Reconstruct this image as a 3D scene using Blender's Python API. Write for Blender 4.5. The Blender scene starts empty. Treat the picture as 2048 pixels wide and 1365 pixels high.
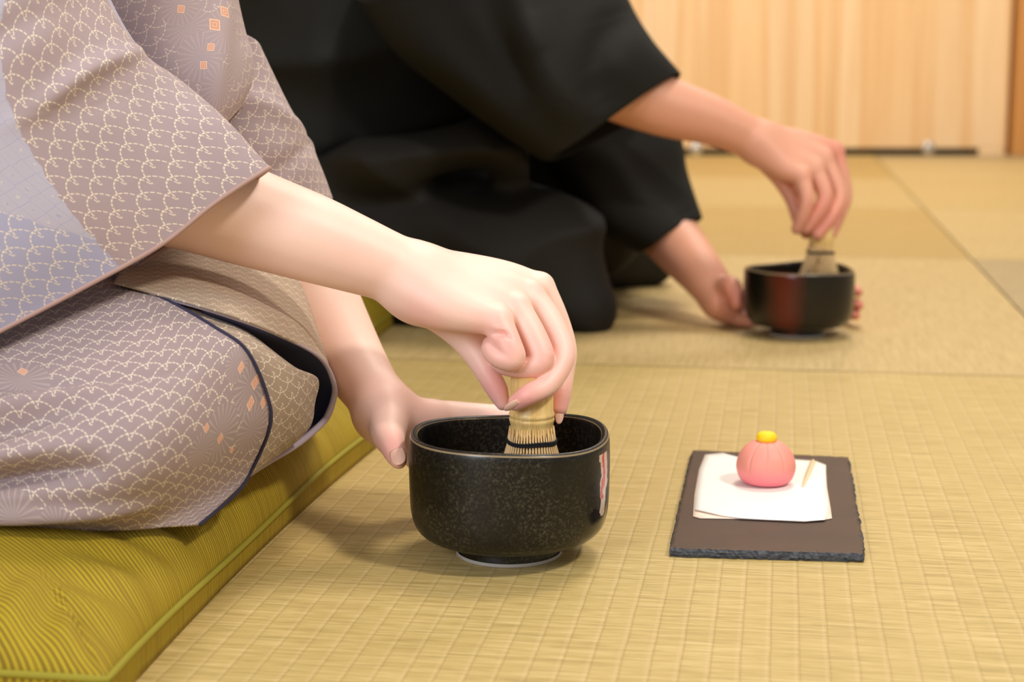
import bpy, math, random
import numpy as np
from mathutils import Vector
S = bpy.context.scene
COL = S.collection
rng = np.random.default_rng(7)

# ------------------------------------------------------------------ camera
F = 3400.0
CX, CY = 1024.0, 682.5
PITCH = math.atan(562.0 / F)
SP, CP = math.sin(PITCH), math.cos(PITCH)
H = 0.2958
cam_d = bpy.data.cameras.new('camera')
cam = bpy.data.objects.new('camera', cam_d)
COL.objects.link(cam)
cam.location = (0, 0, H)
cam.rotation_euler = (math.pi / 2 - PITCH, 0, 0)
cam_d.sensor_width = 36.0
cam_d.lens = 36.0 * F / 2048.0
cam_d.clip_start = 0.02
cam_d.dof.use_dof = True
cam_d.dof.focus_distance = 1.005
cam_d.dof.aperture_fstop = 8.0
S.camera = cam

def P(px, py, d):
    """point seen at pixel (px,py) of the photograph at depth d metres along the view axis"""
    a = (px - CX) / F; b = (py - CY) / F
    return np.array((a * d, d * (CP - b * SP), H - d * (SP + b * CP)))

def G(px, py, z=0.0):
    """the point at height z seen at that pixel"""
    b = (py - CY) / F
    return P(px, py, (H - z) / (SP + b * CP))

YAW = math.radians(9.0)
UA = np.array((math.cos(YAW), -math.sin(YAW), 0.0))
VA = np.array((math.sin(YAW), math.cos(YAW), 0.0))
def RM(u, v, z=0.0):
    return UA * u + VA * v + np.array((0, 0, z))

# ------------------------------------------------------------------ light
w = bpy.data.worlds.new('world'); S.world = w; w.use_nodes = True
w.node_tree.nodes['Background'].inputs[0].default_value = (1.0, 0.95, 0.88, 1)
w.node_tree.nodes['Background'].inputs[1].default_value = 0.36

def area(name, loc, target, size, power, col, sy=None):
    l = bpy.data.lights.new(name, 'AREA'); l.energy = power; l.color = col
    l.shape = 'RECTANGLE'; l.size = size; l.size_y = sy or size
    o = bpy.data.objects.new(name, l); COL.objects.link(o)
    o.location = loc
    o.rotation_euler = (Vector(target) - Vector(loc)).to_track_quat('-Z', 'Y').to_euler()
    return o
area('ceiling_light_near', (1.15, 0.15, 1.75), (0.0, 1.05, 0), 0.20, 21, (1, 0.93, 0.83))
area('ceiling_light_mid', (0.55, 1.9, 2.3), (0.2, 1.6, 0), 0.5, 24, (1, 0.90, 0.78))
area('ceiling_light_far', (0.9, 3.9, 2.3), (0.9, 4.6, 0.4), 1.0, 46, (1, 0.89, 0.77))
area('window_light_left', (-1.25, -0.9, 1.1), (-0.1, 1.0, 0.15), 0.9, 30, (0.86, 0.90, 1.0))
S.view_settings.view_transform = 'Standard'
S.view_settings.look = 'None'
S.view_settings.exposure = 0.18
S.view_settings.gamma = 1.0
S.view_settings.use_curve_mapping = False
S.cycles.use_denoising = True

# ------------------------------------------------------------------ node helper
class Mat:
    def __init__(s, name):
        s.m = bpy.data.materials.new(name); s.m.use_nodes = True
        s.nt = s.m.node_tree; s.b = s.nt.nodes['Principled BSDF']
    def node(s, typ, **kw):
        n = s.nt.nodes.new(typ)
        for k, v in kw.items():
            setattr(n, k, v)
        return n
    def link(s, a, b):
        s.nt.links.new(a, b)
    def put(s, sock, v):
        if isinstance(v, E): s.link(v.s, sock)
        elif isinstance(v, bpy.types.NodeSocket): s.link(v, sock)
        else: sock.default_value = v
    def set(s, **kw):
        for k, v in kw.items():
            s.put(s.b.inputs[k.replace('_', ' ')], v)
    def math(s, op, a, b=0.0, c=0.0, clamp=False):
        n = s.node('ShaderNodeMath', operation=op, use_clamp=clamp)
        s.put(n.inputs[0], a); s.put(n.inputs[1], b)
        if len(n.inputs) > 2: s.put(n.inputs[2], c)
        return E(s, n.outputs[0])
    def coord(s, which='Object', rot=0.0, scale=(1, 1, 1)):
        t = s.node('ShaderNodeTexCoord')
        mp = s.node('ShaderNodeMapping')
        mp.inputs['Rotation'].default_value = (0, 0, rot)
        mp.inputs['Scale'].default_value = scale
        s.link(t.outputs[which], mp.inputs[0])
        return mp.outputs[0]
    def xyz(s, v):
        n = s.node('ShaderNodeSeparateXYZ'); s.link(v, n.inputs[0])
        return [E(s, o) for o in n.outputs]
    def noise(s, vec, scale, detail=3, rough=0.5, dist=0.0):
        n = s.node('ShaderNodeTexNoise')
        s.link(vec, n.inputs['Vector'])
        n.inputs['Scale'].default_value = scale
        n.inputs['Detail'].default_value = detail
        n.inputs['Roughness'].default_value = rough
        n.inputs['Distortion'].default_value = dist
        return E(s, n.outputs[0])
    def ramp(s, fac, stops):
        n = s.node('ShaderNodeValToRGB')
        s.put(n.inputs[0], fac)
        els = n.color_ramp.elements
        while len(els) < len(stops): els.new(0.5)
        for e, (p, c) in zip(els, stops):
            e.position = p
            e.color = (*c, 1) if not isinstance(c, (int, float)) else (c, c, c, 1)
        return n.outputs[0]
    def mix(s, fac, a, b):
        n = s.node('ShaderNodeMix', data_type='RGBA')
        s.put(n.inputs[0], fac)
        for i, v in ((6, a), (7, b)):
            if isinstance(v, tuple): v = (*v[:3], 1)
            s.put(n.inputs[i], v)
        return n.outputs[2]
    def bump(s, h, strength=0.3, dist=0.001):
        n = s.node('ShaderNodeBump')
        n.inputs['Strength'].default_value = strength
        n.inputs['Distance'].default_value = dist
        s.put(n.inputs['Height'], h)
        s.link(n.outputs[0], s.b.inputs['Normal'])
class E:
    def __init__(e, m, s): e.m, e.s = m, s
    def _(e, op, a, b=0.0, **k): return e.m.math(op, a, b, **k)
    def __add__(e, o): return e._('ADD', e, o)
    __radd__ = __add__
    def __mul__(e, o): return e._('MULTIPLY', e, o)
    __rmul__ = __mul__
    def __sub__(e, o): return e._('SUBTRACT', e, o)
    def __rsub__(e, o): return e._('SUBTRACT', o, e)
    def __truediv__(e, o): return e._('DIVIDE', e, o)
    def floor(e): return e._('FLOOR', e)
    def frac(e): return e._('FRACT', e)
    def abs(e): return e._('ABSOLUTE', e)
    def sin(e): return e._('SINE', e)
    def sqrt(e): return e._('SQRT', e)
    def lt(e, o): return e._('LESS_THAN', e, o)
    def gt(e, o): return e._('GREATER_THAN', e, o)
    def mod2(e): return (e * 0.5).frac() * 2.0
    def max(e, o): return e._('MAXIMUM', e, o)
    def min(e, o): return e._('MINIMUM', e, o)
    def clamp(e): return e._('ADD', e, 0.0, clamp=True)

def hx(r, g, b):
    f = lambda c: (c / 255 / 12.92) if c <= 10 else ((c / 255 + 0.055) / 1.055) ** 2.4
    return (f(r), f(g), f(b))

def plain(name, col, rough=0.5, **kw):
    m = Mat(name); m.set(Base_Color=(*col, 1), Roughness=rough, **kw); return m.m

# ------------------------------------------------------------------ object helpers
def link_mesh(name, verts, faces, mat, parent=None, smooth=True, uv=None, mats=None):
    me = bpy.data.meshes.new(name)
    me.from_pydata([tuple(map(float, v)) for v in verts], [], [tuple(map(int, f)) for f in faces])
    me.update()
    if smooth: me.polygons.foreach_set('use_smooth', [True] * len(me.polygons))
    for mm in (mats or [mat]): me.materials.append(mm)
    if uv is not None:
        l = me.uv_layers.new(name='UVMap')
        idx = np.empty(len(me.loops), dtype=np.int32); me.loops.foreach_get('vertex_index', idx)
        l.data.foreach_set('uv', np.asarray(uv, dtype=np.float32)[idx].ravel())
    o = bpy.data.objects.new(name, me); COL.objects.link(o)
    if parent is not None: o.parent = parent
    return o
def tag(o, label=None, cat=None, group=None, kind=None):
    if label: o['label'] = label
    if cat: o['category'] = cat
    if group: o['group'] = group
    if kind: o['kind'] = kind
    return o
def empty(name, loc, label, cat, group=None):
    o = bpy.data.objects.new(name, None); COL.objects.link(o)
    o.location = tuple(map(float, loc)); o.empty_display_size = 0.05
    return tag(o, label, cat, group)
def adopt(child, parent):
    """child was built in world coordinates: keep it there under its parent"""
    child.parent = parent
    child.matrix_parent_inverse = parent_inv(parent)
def parent_inv(p):
    from mathutils import Matrix
    m = Matrix.Translation(p.location)
    return m.inverted()

def lathe(profile, n=96, shape=None, cap=True):
    """profile list of (r,z); shape(theta, r, z) -> (x,y,z)"""
    V, Fc = [], []
    for r, z in profile:
        for k in range(n):
            t = 2 * math.pi * k / n
            V.append(shape(t, r, z) if shape else (r * math.cos(t), r * math.sin(t), z))
    for i in range(len(profile) - 1):
        for k in range(n):
            a = i * n + k; b = i * n + (k + 1) % n
            Fc.append((a, b, b + n, a + n))
    if cap:
        Fc.append(tuple(range(n))[::-1])
        Fc.append(tuple((len(profile) - 1) * n + k for k in range(n)))
    return V, Fc

def tube(pts, r, n=8, closed=False):
    pts = [np.array(p, float) for p in pts]
    V, Fc = [], []
    m = len(pts); up0 = np.array((0.13, 0.2, 1.0))
    rr = r if hasattr(r, '__len__') else [r] * m
    for i, p in enumerate(pts):
        a = pts[(i - 1) % m] if (closed or i > 0) else p
        b = pts[(i + 1) % m] if (closed or i < m - 1) else p
        t = b - a; t = t / (np.linalg.norm(t) + 1e-12)
        x = np.cross(t, up0); x /= np.linalg.norm(x); y = np.cross(t, x)
        for k in range(n):
            q = 2 * math.pi * k / n
            V.append(p + rr[i] * (math.cos(q) * x + math.sin(q) * y))
    for i in range(m if closed else m - 1):
        for k in range(n):
            a = i * n + k; b = i * n + (k + 1) % n
            c = ((i + 1) % m) * n
            Fc.append((a, b, c + (k + 1) % n, c + k))
    if not closed:
        Fc.append(tuple(range(n))[::-1]); Fc.append(tuple((m - 1) * n + k for k in range(n)))
    return V, Fc

def merge(parts):
    V, Fc = [], []
    for v, f in parts:
        o = len(V); V += list(v); Fc += [tuple(i + o for i in q) for q in f]
    return V, Fc

# ---- smooth surface through a grid of control points
def cr(p, t, closed=False):
    """Catmull-Rom through p (n,...) sampled at parameters t in [0,n-1] (or [0,n) closed)"""
    p = np.asarray(p, float); n = len(p)
    i = np.floor(t).astype(int)
    if not closed: i = np.clip(i, 0, n - 2)
    f = (t - i).reshape((-1,) + (1,) * (p.ndim - 1))
    if closed:
        g = lambda k: p[k % n]
    else:
        ext = np.concatenate(([2 * p[0] - p[1]], p, [2 * p[-1] - p[-2]]))
        g = lambda k: ext[k + 1]
    a, b, c, d = g(i - 1), g(i), g(i + 1), g(i + 2)
    return 0.5 * (2 * b + (c - a) * f + (2 * a - 5 * b + 4 * c - d) * f ** 2 + (3 * b - a - 3 * c + d) * f ** 3)

def cloth(name, grid, mat, parent, thick=0.0012, n=60, m=60, closed=False, fold=None, uvrot=0.0, uvoff=(0, 0), mats=None, proj=True, uvsc=1.0):
    """grid[i][j] = (px,py,depth); rows i, columns j"""
    g = np.array([[P(*q) for q in row] for row in grid])
    ti = np.linspace(0, g.shape[0] - 1, n)
    A = cr(g, ti)
    if closed: tj = np.linspace(0, g.shape[1], m, endpoint=False)
    else: tj = np.linspace(0, g.shape[1] - 1, m)
    B = np.swapaxes(cr(np.swapaxes(A, 0, 1), tj, closed), 0, 1)      # n,m,3
    if closed:
        du = np.roll(B, -1, 1) - np.roll(B, 1, 1)
    else:
        du = np.gradient(B, axis=1)
    dv = np.gradient(B, axis=0)
    N = np.cross(du, dv); N /= np.linalg.norm(N, axis=2, keepdims=True) + 1e-12
    toc = np.array((0, 0, H)) - B
    sgn = np.sign((N * toc).sum(2, keepdims=True))
    if not closed: N = N * (sgn if abs(sgn.mean()) < .9 else np.sign(sgn.mean()))
    ii, jj = np.meshgrid(ti / (g.shape[0] - 1), tj / (g.shape[1] - (0 if closed else 1)), indexing='ij')
    if fold is not None:
        B = B + N * fold(ii, jj)[..., None]
    seg = np.linalg.norm(np.diff(B, axis=1), axis=2)
    U = np.concatenate((np.zeros((n, 1)), np.cumsum(seg, 1)), 1)
    segv = np.linalg.norm(np.diff(B, axis=0), axis=2)
    Vv = np.concatenate((np.zeros((1, m)), np.cumsum(segv, 0)), 0)
    if proj:      # centre both so the weave stays even
        U = U - U[:, m // 2:m // 2 + 1]; Vv = Vv - Vv[n // 2:n // 2 + 1, :]
    c, s = math.cos(uvrot), math.sin(uvrot)
    uv = np.stack((U * c - Vv * s + uvoff[0], U * s + Vv * c + uvoff[1]), -1).reshape(-1, 2) * np.array((1.0, uvsc))
    V = B.reshape(-1, 3); Fc = []
    for i in range(n - 1):
        for j in range(m if closed else m - 1):
            Fc.append((i * m + j, i * m + (j + 1) % m, (i + 1) * m + (j + 1) % m, (i + 1) * m + j))
    o = link_mesh(name, V, Fc, mat, None, True, uv, mats)
    adopt(o, parent)
    md = o.modifiers.new('cloth_thickness', 'SOLIDIFY'); md.thickness = thick; md.offset = 0
    if mats and len(mats) > 1: md.material_offset = 1; md.offset = 0; md.material_offset_rim = 0
    return o, B, uv.reshape(n, m, 2)

def uv_at(B, uv, px, py):
    """cloth coordinates of the fabric spot seen there"""
    q = B - np.array((0, 0, H))
    d = q[..., 1] * CP - q[..., 2] * SP
    up = q[..., 1] * SP + q[..., 2] * CP
    X = CX + F * q[..., 0] / d; Y = CY - F * up / d
    e = (X - px) ** 2 + (Y - py) ** 2
    dn = d[e < max(e.min() * 4, 64)].min()          # the layer nearest to the eye
    e = e + np.where(d > dn + 0.03, 1e7, 0)
    i = np.unravel_index(np.argmin(e), e.shape)
    return uv[i]
def motif(B, uv, lst, d):
    return [(*map(float, uv_at(B, uv, px, py)), r * d / F, k) for px, py, r, k in lst]

# ---- implicit surfaces
def smin(a, b, k):
    h = np.clip(0.5 + 0.5 * (b - a) / k, 0, 1)
    return b * (1 - h) + a * h - k * h * (1 - h)
def caps(Q, a, b, ra, rb):
    ab = b - a
    t = np.clip(((Q - a) @ ab) / (ab @ ab + 1e-12), 0, 1)
    return np.linalg.norm(Q - a - t[:, None] * ab, axis=1) - (ra + (rb - ra) * t)
def ellip(Q, c, r, ax=None):
    q = Q - c
    if ax is not None: q = q @ ax.T
    k0 = np.linalg.norm(q / r, axis=1); k1 = np.linalg.norm(q / (r * r), axis=1)
    return k0 * (k0 - 1.0) / (k1 + 1e-9)

def isomesh(f, lo, hi, h):
    lo = np.array(lo, float); hi = np.array(hi, float)
    cs = 4
    nc = np.ceil((hi - lo) / (h * cs)).astype(int) + 1
    ax = [lo[i] + h * cs * (np.arange(nc[i]) + 0.5) for i in range(3)]
    X = np.stack(np.meshgrid(*ax, indexing='ij'), -1).reshape(-1, 3)
    vc = f(X).reshape(nc)
    near = np.abs(vc) < h * cs * 1.9
    nf = nc * cs
    val = np.repeat(np.repeat(np.repeat(vc, cs, 0), cs, 1), cs, 2).astype(np.float32)
    mask = np.repeat(np.repeat(np.repeat(near, cs, 0), cs, 1), cs, 2)
    idx = np.argwhere(mask)
    pts = lo + h * (idx + 0.5)
    out = np.empty(len(pts), np.float32)
    for s in range(0, len(pts), 400000):
        out[s:s + 400000] = f(pts[s:s + 400000])
    val[mask] = out
    ins = val < 0
    n0, n1, n2 = val.shape
    cells = np.zeros((n0 - 1, n1 - 1, n2 - 1), np.int8)
    corners = [(i, j, k) for i in (0, 1) for j in (0, 1) for k in (0, 1)]
    for i, j, k in corners:
        cells += ins[i:n0 - 1 + i, j:n1 - 1 + j, k:n2 - 1 + k]
    act = (cells > 0) & (cells < 8)
    ci = np.argwhere(act)
    vid = -np.ones(act.shape, np.int64); vid[act] = np.arange(len(ci))
    acc = np.zeros((len(ci), 3)); cnt = np.zeros(len(ci))
    for a in corners:
        for ax_ in range(3):
            if a[ax_] == 1: continue
            b = list(a); b[ax_] = 1
            ca = ci + np.array(a); cb = ci + np.array(b)
            va = val[ca[:, 0], ca[:, 1], ca[:, 2]]; vb = val[cb[:, 0], cb[:, 1], cb[:, 2]]
            cross = (va < 0) != (vb < 0)
            t = np.where(cross, va / (va - vb + 1e-20), 0)
            p = ca + t[:, None] * (np.array(b) - np.array(a))
            acc[cross] += p[cross]; cnt[cross] += 1
    V = lo + h * (acc / cnt[:, None] + 0.5)
    Fc = []
    for ax_ in range(3):
        o1, o2 = (ax_ + 1) % 3, (ax_ + 2) % 3
        sl = [slice(1, -1)] * 3; sl[ax_] = slice(0, -1)
        sb = [slice(1, -1)] * 3; sb[ax_] = slice(1, None)
        A, B = ins[tuple(sl)], ins[tuple(sb)]
        e = np.argwhere(A != B)
        off = np.ones(3, int); off[ax_] = 0
        e = e + off
        flip = ins[e[:, 0], e[:, 1], e[:, 2]]
        q = []
        for s1, s2 in ((0, 0), (1, 0), (1, 1), (0, 1)):
            c = e.copy(); c[:, o1] -= 1 - s1; c[:, o2] -= 1 - s2
            q.append(vid[c[:, 0], c[:, 1], c[:, 2]])
        q = np.stack(q, 1)
        q[~flip] = q[~flip][:, ::-1]
        Fc.append(q[(q >= 0).all(1)])
    return V, np.concatenate(Fc)

class Body:
    """implicit body made of tapered limbs, given in pixels + depth offset (mm) around depth d0"""
    pad = 0.010
    def __init__(s, d0): s.d0 = d0; s.groups = []; s.cuts = []; s.flush = []
    def pt(s, q): return P(q[0], q[1], s.d0 + q[2] / 1000.0)
    def chain(s, pts, k=0.004, kout=0.004, own=0):
        w = [np.append(s.pt(q), q[3] * (s.d0 + q[2] / 1000.0) / F) for q in pts]
        sub = 4 if own else 12
        w = cr(np.array(w), np.linspace(0, len(w) - 1, (len(w) - 1) * sub + 1))
        w = [(q[:3], max(q[3], 0.001)) for q in w]
        k = 0.0
        prims = [('c', w[i][0], w[i + 1][0], w[i][1], w[i + 1][1]) for i in range(len(w) - 1)]
        s.groups.append((prims, k, kout, own))
    def blob(s, q, r, k=0.004):
        s.groups.append(([('e', s.pt(q), np.array(r))], k, k, 0))
    def cut(s, a, b, r, k=0.002):
        s.cuts.append((s.pt(a), s.pt(b), r, k))
    def sdf(s, Q):
        tot = {}
        for prims, k, kout, own in s.groups:
            g = None
            for p in prims:
                d = caps(Q, *p[1:]) if p[0] == 'c' else ellip(Q, p[1], p[2])
                g = d if g is None else (smin(g, d, k) if k else np.minimum(g, d))
            tot[own] = g if own not in tot else smin(tot[own], g, kout)
        d = tot[0]
        if 1 in tot: d = smin(d, tot[1], 0.0035)
        for a, b, r, k in s.cuts:
            c = caps(Q, a, b, r, r)
            d = -smin(-d, c, k)
        return d
    def bounds(s):
        pts = []
        for prims, *_ in s.groups:
            for p in prims:
                if p[0] == 'c':
                    pts += [p[1] - p[3], p[1] + p[3], p[2] - p[4], p[2] + p[4]]
                else: pts += [p[1] - p[2], p[1] + p[2]]
        pts = np.array(pts)
        return pts.min(0) - s.pad, pts.max(0) + s.pad

class ClothBody(Body):
    pad = 0.035
    amp = 0.009
    def sdf(s, Q):
        d = super().sdf(Q)
        x, y, z = Q[:, 0], Q[:, 1], Q[:, 2]
        q = np.sin(9 * x - 13 * z + 5 * y + 1.3 * np.sin(17 * z + 6 * x))
        q2 = np.sin(21 * x + 9 * z + 2.0 * np.sin(11 * z - 4 * y))
        return d + s.amp * (np.abs(q) * 1.6 + np.abs(q2) * 1.1 - 1.4) + 0.4 * s.amp * (np.sin(23 * x + 31 * z + 4 * np.sin(9 * z)) * 0.6 + np.sin(47 * x - 29 * z + 15 * y) * 0.35 + np.sin(12 * x - 41 * z + 3) * 0.5)

def body_object(name, bodies, mat, parent, flush=()):
    Vs, Fs, off = [], [], 0
    for b, h in bodies:
        lo, hi = b.bounds()
        V, Fc = isomesh(b.sdf, lo, hi, h)
        for _ in range(5 if 0.0012 < h < 0.0016 else 2):
            acc = np.zeros_like(V); cnt = np.zeros(len(V))
            for k_ in range(4):
                a_, b_ = Fc[:, k_], Fc[:, (k_ + 1) % 4]
                for c_ in range(3):
                    acc[:, c_] += np.bincount(a_, V[b_, c_], len(V)) + np.bincount(b_, V[a_, c_], len(V))
                cnt += np.bincount(a_, minlength=len(V)) + np.bincount(b_, minlength=len(V))
            V = V * 0.5 + acc / np.maximum(cnt, 1)[:, None] * 0.5
        Vs.append(V); Fs.append(Fc + off); off += len(V)
    V = np.concatenate(Vs); Fc = np.concatenate(Fs)
    me = bpy.data.meshes.new(name)
    me.vertices.add(len(V)); me.vertices.foreach_set('co', V.astype(np.float32).ravel())
    me.loops.add(len(Fc) * 4); me.loops.foreach_set('vertex_index', Fc.astype(np.int32).ravel())
    me.polygons.add(len(Fc)); me.polygons.foreach_set('loop_start', np.arange(0, len(Fc) * 4, 4, dtype=np.int32))
    try: me.polygons.foreach_set('loop_total', np.full(len(Fc), 4, dtype=np.int32))
    except Exception: pass
    me.update(calc_edges=True); me.validate()
    me.polygons.foreach_set('use_smooth', [True] * len(me.polygons))
    me.materials.append(mat)
    fl = np.zeros(len(V))
    for c, r, s_ in flush:
        fl = np.maximum(fl, s_ * np.exp(-((V - c) ** 2).sum(1) / (r * r)))
    at = me.attributes.new('flush', 'FLOAT', 'POINT'); at.data.foreach_set('value', fl.astype(np.float32))
    o = bpy.data.objects.new(name, me); COL.objects.link(o)
    if parent: adopt(o, parent)
    return o

# ------------------------------------------------------------------ materials
def skin_mat(name, base, flushc, bump=0.12):
    m = Mat(name)
    c = m.coord('Object')
    n1 = m.noise(c, 28, 4, 0.6)
    n2 = m.noise(c, 900, 3, 0.6)
    a = m.node('ShaderNodeAttribute', attribute_name='flush')
    col = m.mix(m.math('MULTIPLY', n1, 0.35, clamp=True), base, flushc)
    col = m.mix(E(m, a.outputs['Fac']).clamp(), col, flushc)
    m.set(Base_Color=col, Roughness=0.48, Subsurface_Weight=0.12, Subsurface_Scale=0.004)
    m.b.inputs['Subsurface Radius'].default_value = (1.0, 0.4, 0.22)
    m.bump(n2, bump, 0.0004)
    return m.m
SKIN_W = skin_mat('skin_fair', hx(250, 218, 200), hx(240, 156, 148))
SKIN_M = skin_mat('skin_tan', hx(224, 168, 138), hx(220, 128, 112))
NAIL = plain('nail', hx(244, 196, 172), 0.3)

def waves(m, uvv, R, rot=0.0):
    """overlapping dashed wave scallops; returns mask of lines (0..1)"""
    x, y, _ = m.xyz(uvv)
    x = x / R; y = y / R
    j = (y * 2.0).floor()
    def cand(j):
        yc = j * 0.5
        par = j.mod2()                 # 0 or 1
        xs = x + par
        xx = (xs * 0.5 + 0.5).frac() * 2.0 - 1.0
        yy = y - yc
        return (xx * xx + yy * yy).sqrt(), xx, yy
    d1, x1, y1 = cand(j - 1.0)
    d2, x2, y2 = cand(j)
    ins = d1.lt(1.0)
    d = d1 * ins + d2 * (1.0 - ins)
    xx = x1 * ins + x2 * (1.0 - ins); yy = y1 * ins + y2 * (1.0 - ins)
    def arc(dd, xx, yy):
        ang = m.math('ARCTAN2', yy, xx)
        return (dd - 0.965).abs().lt(0.030) * (ang * 24.0).sin().gt(-0.62)
    l1 = arc(d, xx, yy)
    l2 = arc(d2, x2, y2) * ins * d1.gt(0.58)
    return l1.max(l2)

def kimono_mat(name, base, line, R=0.0100, marks=(), panel=None, fans=(), strength=0.9):
    m = Mat(name)
    t = m.node('ShaderNodeTexCoord')
    uv = t.outputs['UV']
    L = waves(m, uv, R)
    n = m.noise(m.coord('Object'), 14, 3, 0.5)
    col = m.mix(m.math('MULTIPLY', n, 0.6, clamp=True), base, tuple(c * 0.86 for c in base))
    x, y, _ = m.xyz(uv)
    fan = None
    for fx, fy, fr in fans:           # sprays of fine dots around the small flowers
        dx = x - fx; dy = y - fy
        dd = (dx * dx + dy * dy).sqrt()
        ins = dd.lt(fr)
        ang = m.math('ARCTAN2', dy, dx)
        ln = ((ang * 22.0).sin().gt(0.55)) * ((dd * (2 * math.pi / 0.0011)).sin().gt(-0.2)) * ins
        L = L * (1.0 - ins)
        L = L.max(ln * 0.34)
    if panel is not None:             # tortoise-shell pattern inside both lines, bluish tint past the first
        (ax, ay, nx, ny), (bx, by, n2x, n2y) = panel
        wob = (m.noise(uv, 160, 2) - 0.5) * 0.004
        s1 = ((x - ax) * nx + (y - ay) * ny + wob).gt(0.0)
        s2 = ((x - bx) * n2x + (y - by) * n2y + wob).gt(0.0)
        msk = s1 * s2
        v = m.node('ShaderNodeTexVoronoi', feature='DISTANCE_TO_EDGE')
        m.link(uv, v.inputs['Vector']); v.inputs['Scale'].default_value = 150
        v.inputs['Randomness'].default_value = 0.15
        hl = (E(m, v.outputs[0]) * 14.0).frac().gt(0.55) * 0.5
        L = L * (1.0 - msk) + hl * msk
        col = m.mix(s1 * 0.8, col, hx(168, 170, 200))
    col = m.mix(L * strength, col, line)
    for mx, my, mr, mk in marks:      # small diamond flowers
        dx = (x - mx).abs(); dy = (y - my).abs()
        dd = (dx + dy * mk) / mr
        col = m.mix(dd.lt(1.0) * 0.9, col, hx(214, 152, 126))
        rim = (dd - 0.86).abs().lt(0.09)
        col = m.mix(rim, col, hx(238, 200, 168))
        core = (dd - 0.35).abs().lt(0.10)
        col = m.mix(core * 0.6, col, hx(236, 196, 160))
    weave = (x * (2 * math.pi / 0.00055)).sin() + (y * (2 * math.pi / 0.00055)).sin()
    m.set(Base_Color=col, Roughness=0.75, Sheen_Weight=0.06, Sheen_Roughness=0.4)
    m.bump(weave * 0.35 + L * 0.6, 0.22, 0.00022)
    return m.m
KB = hx(172, 153, 156); KL = hx(236, 220, 198)
KIM = kimono_mat('kimono_mauve', KB, KL)
LINING = plain('lining_indigo', hx(66, 70, 104), 0.7)
PIPING = plain('sleeve_piping', hx(176, 144, 136), 0.6)

def black_mat(name, c1, c2, rough=0.62):
    m = Mat(name)
    c = m.coord('Object')
    n = m.noise(c, 9, 4, 0.55)
    n2 = m.noise(c, 1500, 2, 0.5)
    m.set(Base_Color=m.mix(n, c1, c2), Roughness=rough, Specular_IOR_Level=0.3)
    m.bump(n2, 0.15, 0.0003)
    return m.m
BLACK = black_mat('black_cloth', hx(9, 9, 7), hx(24, 22, 15), 0.75)
HAKAMA = black_mat('charcoal_cloth', hx(6, 6, 6), hx(34, 31, 26), 0.7)

# ------------------------------------------------------------------ floor of tatami mats
def tatami(name, c1, c2, swap):
    m = Mat(name)
    v = m.coord('Object', rot=YAW)
    x, y, _ = m.xyz(v)
    if swap: x, y = y, x
    # threads every 13 mm run along v, rushes along u
    wob = (m.noise(v, 30, 2) - 0.5) * 0.0012
    tx = ((x + wob) / 0.0146).frac()
    groove = ((tx - 0.5).abs() * 2.0)             # 1 at the thread
    gr = m.math('POWER', groove, 10.0)
    cell = (x / 0.0146).floor()
    comb = m.node('ShaderNodeCombineXYZ')
    m.put(comb.inputs[0], x * 30.0 + cell * 0.45); m.put(comb.inputs[1], y * 620.0); m.put(comb.inputs[2], 0.0)
    n = m.node('ShaderNodeTexNoise'); m.link(comb.outputs[0], n.inputs['Vector'])
    n.inputs['Scale'].default_value = 1.0; n.inputs['Detail'].default_value = 3; n.inputs['Roughness'].default_value = 0.7
    rush = E(m, n.outputs[0])
    comb2 = m.node('ShaderNodeCombineXYZ')
    m.put(comb2.inputs[0], x * 14.0); m.put(comb2.inputs[1], y * 300.0); m.put(comb2.inputs[2], 0.0)
    n3 = m.node('ShaderNodeTexNoise'); m.link(comb2.outputs[0], n3.inputs['Vector'])
    n3.inputs['Scale'].default_value = 1.0; n3.inputs['Detail'].default_value = 2
    long_ = E(m, n3.outputs[0])
    big = m.noise(v, 3.5, 3)
    f = m.ramp(rush * 0.6 + long_ * 0.4, [(0.34, tuple(a * 0.66 for a in c1)), (0.49, c1), (0.64, c2)])
    col = m.mix((big - 0.4).clamp() * 0.6, f, tuple(a * 0.9 for a in c1))
    side = (tx - 0.5).gt(0.0)
    pale = m.math('POWER', ((tx - 0.90).abs() * -9.0 + 1.0).clamp(), 1.5)
    col = m.mix(pale * 0.20, col, hx(226, 200, 160))
    col = m.mix(gr * side * 0.0 + m.math('POWER', ((tx - 0.03).abs() * -16.0 + 1.0).clamp(), 1.0) * 0.38, col, tuple(a * 0.55 for a in c1))
    m.set(Base_Color=col, Roughness=0.52, Specular_IOR_Level=0.4)
    m.bump(rush * 0.6 - gr * 0.6, 0.35, 0.0005)
    return m.m
T_GOLD = tatami('tatami_gold', hx(192, 166, 102), hx(214, 190, 132), False)
T_TAN = tatami('tatami_tan', hx(194, 168, 112), hx(210, 186, 132), True)
T_DEEP = tatami('tatami_deep', hx(182, 152, 88), hx(196, 166, 102), False)
T_GREY = tatami('tatami_greygreen', hx(172, 152, 110), hx(186, 166, 124), True)
T_LITE = tatami('tatami_light', hx(190, 163, 106), hx(206, 181, 124), True)
EDGE = plain('mat_gap', hx(110, 92, 54), 0.8)

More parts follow.
